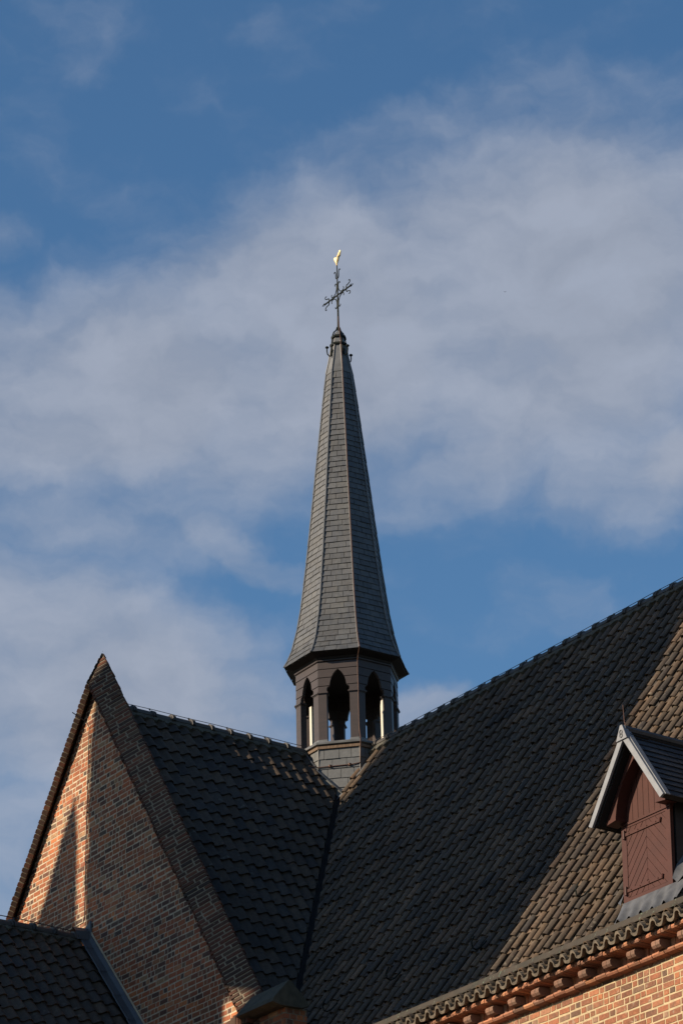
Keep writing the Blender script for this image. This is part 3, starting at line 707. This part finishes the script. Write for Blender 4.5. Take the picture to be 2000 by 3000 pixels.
# lead apron where the slated base meets the two roofs
mb = MB()
for k in range(8):
    mb.tube([V(*OV(k, .992), -1.7), V(*OV(k, .992), -.06)], .008, 5)
mb.build('corner_bead', M['slate_black'], base)
for path, nn, mt in (([V(-.05, .93, -.0), V(.379, .925, -.526), V(.66, .66, -.915), V(.72, .62, -1.0)], n_t, 'lead_blue'), ([V(.93, -.05, 0), V(.925, .379, -.603), V(.66, .66, -1.05), V(.62, .72, -1.14)], n_n, 'lead_blue')):
    mb = MB(); A_, B_, C_ = [], [], []
    for p in path:
        o_ = Vector((p.x, p.y, 0)).normalized(); o_ = (o_ - nn * o_.dot(nn)).normalized(); u_ = Vector((0, 0, 1))
        A_.append(p + u_ * .07 + Vector((p.x, p.y, 0)).normalized() * .02); B_.append(p + nn * .06 + o_ * .03); C_.append(p + nn * .05 + o_ * .055)
    mb.loft([A_, B_, C_], cap=False, closed=False); mb.build('lead_flashing', M[mt], base)

# ------------------------------------------------------------------ cross and weathercock
VB = V(0, 0, 8.92); loc = LP(VB)
vane = thing('weather_vane', 'wrought iron cross with scrolls carrying a gilded weathercock on the spire tip', 'weather vane', VB)
vane.location = loc; vane.rotation_euler = LEAN.to_euler()
def vp3(x, z): return V(x, 0, z)                          # in the plane of the cross, x along the nave
mb = MB(); mb.tube([V(0, 0, 8.88), V(0, 0, 9.3)], .027, 8, .019); mb.tube([V(0, 0, 9.3), V(0, 0, 10.5)], .019, 8, .010)
mb.build('rod', M['iron'], vane)
zc = 9.745; mb = MB()
mb.tube([vp3(-.47, zc), vp3(.47, zc)], .018, 6)
for sg in (-1, 1):
    mb.loft([[vp3(sg * (.40 + a), zc + b) + Vector((0, y, 0)) for y in (-.008, .008)] for a, b in ((.0, 0), (.06, .03), (.14, 0), (.06, -.03))], cap=False)
cross = mb.build('cross_arm', M['iron'], vane)
def scroll(pts): 
    mb = MB(); mb.tube([vp3(*p) for p in pts], .0115, 5, .008); mb.build('scroll', M['iron'], cross)
for sg in (-1, 1):
    for v in (-1, 1):                                     # fleur scrolls at the arm ends, quarter braces at the centre
        scroll([(sg * x, zc + v * z) for x, z in [(.30, .0), (.305, .05), (.32, .075), (.37, .075), (.425, .10), (.435, .135), (.41, .155), (.385, .145)]])
        scroll([(sg * x, zc + v * z) for x, z in [(.02, .26), (.03, .14), (.07, .06), (.15, .025), (.20, .035), (.215, .075), (.20, .10)]])
        scroll([(sg * x, zc + v * z) for x, z in [(.016, .14), (.022, .22), (.05, .275), (.08, .27), (.09, .235)]])
    scroll([(sg * x, zc + z) for x, z in [(.0, .37), (.04, .385), (.05, .43), (.05, .50), (.065, .545), (.09, .55), (.105, .52)]])
# weathercock: a gilded plate bird, bellied in the middle
CK = [(914, 160), (940, 195), (944, 240), (930, 300), (918, 380), (868, 392), (862, 470), (845, 560), (812, 630), (785, 665), (783, 742), (760, 748), (736, 735), (733, 665), (702, 610), (686, 550), (660, 500), (645, 440), (652, 395), (690, 372), (714, 378), (692, 420), (716, 470), (740, 490), (775, 470), (812, 425), (822, 340), (850, 230), (880, 175)]
ca, sa = cos(radians(28 - 56.3)), sin(radians(28 - 56.3))
mb = MB(); zc0 = 10.41; ctr = [(p[0] - 765) / 12.06 / 148.5 / 1.04 for p in CK], [(748 - p[1]) / 12.06 / (148.5 * 1.1) for p in CK]
pts2 = [(x, zc0 + z * 1.03 + x * .24) for x, z in zip(*ctr)]
def cpt(x, z, y): return V(x * ca - y * sa, x * sa + y * ca, z)
cx, cz_ = 0, zc0 + .16
rings = []
for y, k in ((-.030, .35), (-.022, .75), (-.008, 1), (.008, 1), (.022, .75), (.030, .35)):
    rr = []
    for (x, z) in pts2:
        body = 1.0 if z < zc0 + .26 else 0.35
        rr.append(cpt(x * (1 if k == 1 else (k if body == 1 else .96)), z if k == 1 else cz_ + (z - cz_) * (k if body == 1 else .98), y * body))
    rings.append(rr)
mb.loft(rings); mb.build('weathercock', M['gold'], vane)

# ------------------------------------------------------------------ dormer
DN, DB, DT = 14.115, 4.94, 4.60
dormer = thing('dormer', 'gabled dormer with oxblood hatch and white barge boards low on the tiled roof', 'dormer', V(DN, DT, -7.33))
AZ, EZ, EW = -5.045, -6.175, .775                       # apex, eaves, half width at the barge boards
rs = (AZ - EZ) / EW
HWD = .525
mb = MB()
mb.prism([V(DN - HWD, DT - .05, -7.4), V(DN + HWD, DT - .05, -7.4), V(DN + HWD, DT - .05, -6.03), V(DN, DT - .05, -5.24), V(DN - HWD, DT - .05, -6.03)], Vector((0, 2.6, 0)))
mb.build('dormer_body', M['slate_black'], dormer)
# roof slopes (slates) + ridge
for sg in (-1, 1):
    mb = MB(); und = MB()
    e = Vector((sg * EW, 0, -(AZ - EZ))); dl = e.length; ed = e.normalized(); nn = Vector((sg * (AZ - EZ), 0, EW)).normalized()
    o = V(DN, DB - .01, AZ); bk = Vector((0, 1, 0))
    und.hexa([o - nn * .07, o + ed * dl - nn * .07, o + ed * dl - nn * .07 + bk * 3.2, o - nn * .07 + bk * 3.2], [o - nn * .004, o + ed * dl - nn * .004, o + ed * dl - nn * .004 + bk * 3.2, o - nn * .004 + bk * 3.2])
    slope = und.build('roof_slope', M['wood_shade'], dormer)
    rows = 11; rh = dl / rows
    for r in range(rows):
        y = -.02 - (random.random() * .1 if r % 2 else 0)
        while y < 3.1:
            w = .19 + J(.03)
            a, b = max(y + .002, 0.0), y + w - .002; y += w
            p0, p1 = o + ed * (r * rh - .0) + nn * .002, o + ed * ((r + 1) * rh + .01) + nn * (.014 + random.uniform(0, .004))
            mb.add([p0 + bk * a, p0 + bk * b, p1 + bk * b, p1 + bk * a, p1 + bk * a - nn * .012, p1 + bk * b - nn * .012], [(0, 1, 2, 3), (3, 2, 5, 4)])
    mb.build('slates', M['slate_black'], slope)
    # slate nails / lichen flecks
    mb = MB()
    # barge board
    mb = MB(); f = Vector((0, -1, 0)); wd = .078
    a0, a1 = o + nn * .012, o + ed * (dl + .02) + nn * .012
    q = [a0, a1, a1 - nn * wd - ed * .012, a0 - nn * wd]
    if sg: q[0] = Vector((V(DN, 0, 0).x, a0.y, a0.z + .02)); q[3] = Vector((V(DN, 0, 0).x, a0.y, a0.z - wd * dl / EW * 1.0))
    mb.prism([p + f * .005 for p in q], f * .035)
    mb.prism([q[0] + f * .0 + nn * .0, q[1], q[1] + nn * .012, q[0] + nn * .012], bk * .08)
    mb.build('barge_board', M['barge'], dormer)
    # soffit board moulding behind the barge
    mb = MB(); s0 = o - nn * .075 + bk * .02; mb.hexa([s0, s0 + ed * dl * .98, s0 + ed * dl * .98 + bk * .33, s0 + bk * .33], [s0 - nn * .02, s0 + ed * dl * .97 - nn * .02, s0 + ed * dl * .97 + bk * .33 - nn * .02, s0 + bk * .33 - nn * .02])
    mb.build('soffit', M['black'], dormer)  # near-black colour stands for the overhang's shade on this board
mb = MB(); mb.tube([V(DN, DB + .01, AZ + .035), V(DN, DB - 3.2, AZ + .035)], .05, 8); mb.build('ridge_roll', M['lead_blue'], dormer)
# lead nose with a little round emblem, lightning spike
mb = MB(); y0 = DB + .052
mb.prism([V(DN - .022, y0, AZ + .075), V(DN + .022, y0, AZ + .075), V(DN + .115, y0, AZ - .135), V(DN - .115, y0, AZ - .135)], Vector((0, .09, 0)))
nose = mb.build('lead_nose', M['barge'], dormer)
mb = MB()
for (cz, rx, rz) in ((AZ - .028, .026, .03), (AZ - .075, .026, .03)):
    mb.tube([V(DN + rx * cos(u), y0 + .006, cz + rz * sin(u)) for u in [pi * 2 * i / 12 for i in range(13)]], .006, 4)
mb.build('emblem', M['lead'], nose)
mb = MB(); mb.tube([V(DN + .03, DB - .02, AZ + .05), V(DN - .01, DB - .02, AZ + .14), V(DN - .03, DB - .02, AZ + .39)], .009, 6, .005); mb.build('lightning_spike', M['copper'], dormer)
# moulded arch frame
AF = 4.79; arch = [(-.435, -6.13), (-.405, -5.97), (-.36, -5.845), (-.30, -5.735), (-.225, -5.63), (-.12, -5.51), (0, -5.40)]
full = arch + [(-x, z) for x, z in reversed(arch[:-1])]
mb = MB()
for (x0, z0), (x1, z1) in zip(full, full[1:]):
    top = lambda x: AZ - .10 - rs * abs(x) - .02
    mb.prism([V(DN + x0, AF, z0), V(DN + x1, AF, z1), V(DN + x1, AF, max(top(x1), z1 + .02)), V(DN + x0, AF, max(top(x0), z0 + .02))], V(0, DT + .01, 0) - V(0, AF, 0))
for sg in (-1, 1):
    xa, xb = sg * .435, sg * .64
    mb.prism([V(DN + xa, AF, -6.115), V(DN + xb, AF, -6.155), V(DN + xb, AF, -6.02), V(DN + xa, AF, AZ - .10 - rs * .435 - .02)], V(0, DT + .01, 0) - V(0, AF, 0))
    mb.prism([V(DN + sg * .42, AF + .012, -6.165), V(DN + sg * .63, AF + .012, -6.19), V(DN + sg * .63, AF + .012, -6.14), V(DN + sg * .42, AF + .012, -6.112)], V(0, DT, 0) - V(0, AF + .012, 0))
mb.build('arch_frame', M['oxblood'], dormer)
# vertical boards behind the arch
mb = MB()
for i in range(9):
    x0 = -.52 + i * .1165; 
    mb.box(DN + x0 + .004, DN + x0 + .1125, DT - .03, DT + .012, -6.20, min(-5.3, AZ - rs * max(abs(x0), abs(x0 + .115)) - .12))
mb.build('gable_boards', M['oxblood'], dormer)
# hatch: frame, chevron planks, strap hinges
DX0, DX1, Z0, Z1 = DN - .515, DN + .515, -7.34, -6.205
mb = MB(); mb.box(DX0, DX1, DT - .02, DT + .012, Z0, Z1); 
mb.box(DX0 - .012, DX1 + .012, DT, DT + .028, Z1 - .0, Z1 + .03)
hatch = mb.build('hatch', M['oxblood'], dormer)
mb = MB(); ft = DT + .034
x0, x1, z0, z1 = DX0 + .11, DX1 - .10, Z0 + .11, Z1 - .05
mb.box(DX0, x0 - .006, DT + .01, ft, Z0, Z1 - .02); mb.box(x1 + .005, DX1, DT + .01, ft, Z0, Z1 - .02); mb.box(x0 - .006, x1 + .005, DT + .01, ft, z1 + .005, Z1 - .02); mb.box(x0 - .006, x1 + .005, DT + .01, ft, Z0, z0 - .005)
mb.build('hatch_frame', M['oxblood'], hatch)
mb = MB(); xm = (x0 + x1) / 2; sl = 1.15; pw = .150
for side in (0, 1):
    for i in range(-12, 16):
        a = i * pw; g = .0075 if side == 0 else .0035
        sq = [(x0, z0), (xm - .003, z0), (xm - .003, z1), (x0, z1)] if side == 0 else [(xm + .0015, z0), (x1, z0), (x1, z1), (xm + .0015, z1)]
        s_ = sl if side == 0 else -sl
        cref = z0 - s_ * xm
        p = clip(sq, -s_, 1, cref + a + pw - g); p = clip(p, s_, -1, -(cref + a + g)) if len(p) > 2 else p
        if len(p) > 2: mb.prism([V(x, DT + .0125, z) for x, z in p], Vector((0, -.0165, 0)))
mb.build('chevron_planks', M['oxblood'], hatch)
for zz in (-6.345, -7.135):
    mb = MB(); xh = DX0 + .075
    mb.obox(V(xh + .38, ft + .006, zz), (.37, 0, 0), (0, .006, 0), (0, 0, .022)); mb.tube([V(xh, ft + .018, zz - .06), V(xh, ft + .018, zz + .06)], .02, 8)
    for i in range(4): mb.tube([V(xh + .1 + i * .19, ft + .008, zz), V(xh + .1 + i * .19, ft + .022, zz)], .010, 6)
    mb.tube([V(xh + .75, ft + .012, zz - .03), V(xh + .77, ft + .012, zz + .035)], .012, 6)
    mb.build('strap_hinge', M['oxblood'], hatch)
# rippled lead apron below and beside the hatch
mb = MB()
rows_ = []
for j in range(6):
    row = []
    for i in range(61):
        s = j / 5; x = DX0 - .02 - .05 * s + i * (1.40 / 60)
        t = DT + .035 + s * .23; z = -AN * t + .080 - (0.0 if j else -.012)
        ph = (x - 13.4) / .2415 * 2 * pi
        row.append(V(x + .03 * s, t, z + (.07 * min(1, s * 1.6)) * sin(ph) + .012 * s * sin(ph * .5 + s * 3) + J(.004) * s))
    rows_.append(row)
mb.loft(rows_, cap=False, closed=False); mb.build('lead_apron', M['lead_mid'], dormer, smooth=True)
for sg, w in ((-1, .10), (1, .20)):
    mb = MB(); R_ = []
    for j in range(12):
        t = DT + .05 - j * .09; row = []
        for i in range(5):
            x = (DX0 if sg < 0 else DX1) + sg * (.008 + w * i / 4)
            row.append(V(x, t, -AN * t + .12 + (.10 if i == 0 else 0) * (1 if j else .6) + .03 * sin(i * 2.1 + j * 1.3) + J(.008)))
        R_.append(row)
    mb.loft(R_, cap=False, closed=False); mb.build('side_flashing', M['lead_mid'], dormer, smooth=True)

# ------------------------------------------------------------------ low annexe roof against the gable
AR_N, AR_Z, AR_S = -.0, -4.32, 1.085
annexe = thing('annexe', 'low tiled annexe roof running up against the foot of the brick gable', 'annexe', V(AR_N, 8, -RZ))
ka = sqrt(1 + AR_S ** 2)
d_a = V(1 / ka, 0, -AR_S / ka) - V(0, 0, 0); n_a = V(AR_S / ka, 0, 1 / ka) - V(0, 0, 0)
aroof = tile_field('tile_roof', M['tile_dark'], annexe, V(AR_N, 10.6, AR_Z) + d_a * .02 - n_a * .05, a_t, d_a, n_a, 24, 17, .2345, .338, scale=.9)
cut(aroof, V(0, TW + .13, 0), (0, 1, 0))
mb = MB()
for sg in (-1, 1):
    mb.add([V(AR_N, TW + .01, AR_Z - .1), V(AR_N, 10.7, AR_Z - .1), V(AR_N + sg * 4.2, 10.7, AR_Z - .1 - 4.2 * AR_S), V(AR_N + sg * 4.2, TW + .01, AR_Z - .1 - 4.2 * AR_S)], [(0, 1, 2, 3)])
mb.build('underlay', M['underlay'], aroof)
mb = MB(); mb.box(AR_N - 4, AR_N + 4, TW + .02, 10.6, -RZ, AR_Z - 4.3 * AR_S); mb.prism([V(AR_N - 4, 10.6, AR_Z - 4.3 * AR_S), V(AR_N + 4, 10.6, AR_Z - 4.3 * AR_S), V(AR_N, 10.6, AR_Z - .12)], (0, .3, 0)); mb.build('wall', M['brick_far'], annexe)
for i in range(13):
    t0 = TW + .22 + i * .40
    ridge_tile(aroof, V(AR_N, t0, AR_Z - .02 + J(.008)), (0, 1, 0), (1, 0, 0), .40, .12)
tri_bed(aroof, V(AR_N, 10.6, AR_Z - .04), a_t, d_a, n_a, 22, .2345)
# stepped lead flashing along the wall
fl = None; s = 0.0
segs = [.36, .72, .72, .72, .72, .72]
for i, L in enumerate(segs):
    p = V(AR_N + .03, TW, AR_Z) + d_a * s; q = V(AR_N + .03, TW, AR_Z) + d_a * (s + L + .03)
    s += L; u = Vector((0, -1, 0)); mb = MB()
    prof = [(.012, .17), (.018, .12), (.06, .065), (.14, .052), (.19, .050), (.20, .035)]
    mb.loft([[p + u * a + n_a * b for a, b in prof], [q + u * a + n_a * (b + .012) for a, b in prof]], cap=False, closed=False)
    mb.build('lead_flashing', M['lead_blue'], annexe)
mb = MB(); p = V(AR_N, TW + .014, AR_Z) + n_a * .17; mb.prism([p, p + d_a * 5, p + d_a * 5 + n_a * .03, p + n_a * .03], (0, -.012, 0)); mb.build('mortar_fillet', M['mortar'], annexe)
mb = MB(); b0 = V(AR_N, TW + .02, AR_Z)
mb.loft([[b0 + Vector((x, -.0, z)) for x, z in [(-.14, .02), (.20, .0), (.17, .30), (.02, .22), (-.10, .17)]], [b0 + Vector((x * .9, -.02, z)) for x, z in [(-.14, .02), (.20, .0), (.17, .30), (.02, .22), (-.10, .17)]]])
mb.loft([[b0 + Vector((x, y, z)) for x, y, z in [(-.13, -.02, .14), (.02, -.02, .20), (.14, -.02, .12), (.18, -.02, -.05)]], [b0 + Vector((x, y, z)) for x, y, z in [(-.12, -.26, .10), (.0, -.26, .19), (.11, -.26, .10), (.16, -.26, -.06)]]], cap=False, closed=False)
mb.build('lead_saddle', M['lead_blue'], annexe)

# ------------------------------------------------------------------ lightning conductors
def wire(name, label, pts, mat, r=.008, clips=(), cmat=None):
    w = MB(); w.tube(pts, r, 5); o = w.build(name, mat); tag(o, label, 'lightning wire', 'lightning conductor wires on the church')
    for (p, h) in clips:
        c = MB(); c.tube([Vector(p) - Vector((0, 0, h)), Vector(p) + Vector((0, 0, .012))], .012, 5); c.obox(p, (.012, 0, 0), (0, .012, 0), (0, 0, .010)); c.build('wire_clip', cmat or mat, o)
    return o
pts = [V(.95 + i * .8, 0, .117 - .006 * (i % 2)) for i in range(20)]
wire('lightning_wire', 'thin wire stretched along the long nave ridge tiles to the right', pts, M['wire'], .006, [(V(1.9 + i * 1.2, 0, .109), .02) for i in range(11)])
pts = [V(0, 5.25 - i * .6, .119 - .006 * (i % 2)) for i in range(8)] + [V(.02, .96, .11)]
wire('lightning_wire', 'thin wire stretched along the short transept ridge between gable and turret', pts, M['wire'], .006, [(V(0, 4.95 - i * .8, .111), .02) for i in range(5)])
pts = [V(-.264, 5.55, -.173), V(-.19, TW + .07, -.32), V(-.146, TW + .03, -.43), V(-.128, TW + .025, -1.478), V(-.116, TW + .025, -2.415), V(-.06, TW + .025, -3.9), V(-.06, TW + .05, -4.0), V(AR_N - .06, TW + .3, AR_Z + .135), V(AR_N, TW + 1.2, AR_Z + .14), V(AR_N, TW + 2.4, AR_Z + .135), V(AR_N, 10.4, AR_Z + .14)]
wire('lightning_wire', 'wire hanging down the brick gable face and on along the annexe ridge', pts, M['wire'], .0085, [(V(-.122, TW + .024, -2.0), .03), (V(-.10, TW + .024, -2.9), .03), (V(AR_N, TW + 1.4, AR_Z + .13), .03), (V(AR_N, TW + 3.0, AR_Z + .13), .03)])
# copper down lead on the spire's front corner
pts = [LP(V(.03, .02, 9.25)), LP(V(*OV(0, .19), 8.6))] + [LP(V(*OV(0, spR(z) + .045), z)) for z in (8.03, 7.29, 6.5, 5.75, 3.93, 3.04, 2.6, 2.16, 1.95, 1.80)] + [LP(V(*OV(0, r), z)) for r, z in [(1.06, 1.70), (1.0, 1.6), (.995, 1.30), (1.01, 1.05), (1.0, .95), (1.0, .3), (1.05, .14), (1.09, .06), (1.06, -.1), (1.02, -.30), (1.0, -.38)]]
pts += [LP(V(*(Vector(OV(0, 1.01)).lerp(Vector(OV(1, 1.01)), f)), -.40 - .01 * f)) for f in (.2, .6, 1)] + [LP(V(.35, 1.1, -.40))]
o = wire('lightning_wire', 'copper wire running down the front hip of the slate spire to its base', pts, M['copper'], .0095)
for f in (.25, .72):
    c = MB(); p = LP(V(*(Vector(OV(0, 1.0)).lerp(Vector(OV(1, 1.0)), f)), -.40)); c.obox(p, (.022, 0, 0), (0, .022, 0), (0, 0, .022)); c.build('wire_clip', M['copper'], o)

# ------------------------------------------------------------------ bird far off in the sky
bp = CAMP + (fwd + r2 * ((1478 - 1000) / F_PX) - u2 * ((855 - 1500) / F_PX)) * 420
bird = thing('bird', 'tiny dark bird gliding in the sky right of the weathercock', 'bird', bp)
mb = MB(); bx, by = r2, fwd_h
mb.loft([[bp + by * s + (r2 * cos(u) + Vector((0, 0, 1)) * sin(u)) * r for u in [2 * pi * i / 8 for i in range(8)]] for s, r in ((-.10, .004), (-.05, .022), (.0, .028), (.06, .02), (.09, .012), (.11, .003))])
mb.build('body', M['bird'], bird)
for sg in (-1, 1):
    mb = MB(); mb.loft([[bp + r2 * sg * x + by * (y + c) + Vector((0, 0, z + h)) for c, h in ((-.035 * k, 0), (0, .006 * k), (.035 * k, 0), (0, -.004 * k))] for x, y, z, k in ((.01, 0, 0, 1), (.08, .02, .03, .9), (.15, -.01, .035, .6), (.21, -.05, .02, .1))])
    mb.build('wing', M['bird'], bird)

# ------------------------------------------------------------------ unseen blocks added and outlined to cast the shadow over nave and gable
def sunpt(n, e, T):                # point at distance T whose shadow passes (n, t=0, z=e)
    k = T / (cos(SUN_D) * cos(SUN_EL)); q = S * k
    return V(n, 0, e) + q
shadow_caster = thing('shadow_caster', 'unseen added blocks shaped to cast the shadow across the church roof', 'shadow_caster', V(5, 24, -RZ))
def shadow_block(poly, T0, T1, name, mat):
    mb = MB(); a = [sunpt(n, e, T0) for n, e in poly]; mb.prism(a, S * (T1 - T0)); return mb.build(name, mat, shadow_caster)
TT = 23.0
zb_ = -RZ - TT * tan(SUN_EL) / cos(SUN_D)
shadow_block([(1.20, zb_), (5.75, zb_), (5.75, -9.0), (6.5, -9.0), (6.5, -9.55), (6.7, -9.95), (11.85, -9.95), (11.73, -7.46), (11.03, -3.79), (10.58, -1.33), (10.5, 2.0), (2.2, 2.0), (1.5, .3), (1.38, -1.9), (1.24, -2.7), (1.15, -3.3), (1.19, -3.9), (1.14, -4.5), (1.22, -5.1), (1.16, -5.7), (1.23, -6.4)], TT, TT + 3, 'caster_body', M['brick_far'])
shadow_block([(5.75, zb_), (11.8, zb_), (11.8, -13.0), (5.75, -13.0)], TT, TT + 3, 'caster_foot', M['brick_far'])
shadow_block([(-1.6, zb_), (1.17, zb_), (1.17, -7.2), (1.0, -6.9), (.90, -6.2), (.87, -5.3), (.84, -4.8), (.77, -4.42), (.69, -4.05), (.47, -4.4), (.30, -4.66), (.11, -5.04), (-.12, -5.47), (-.51, -6.06), (-1.6, -7.8)], TT, TT + 2, 'caster_spike', M['brick_far'])
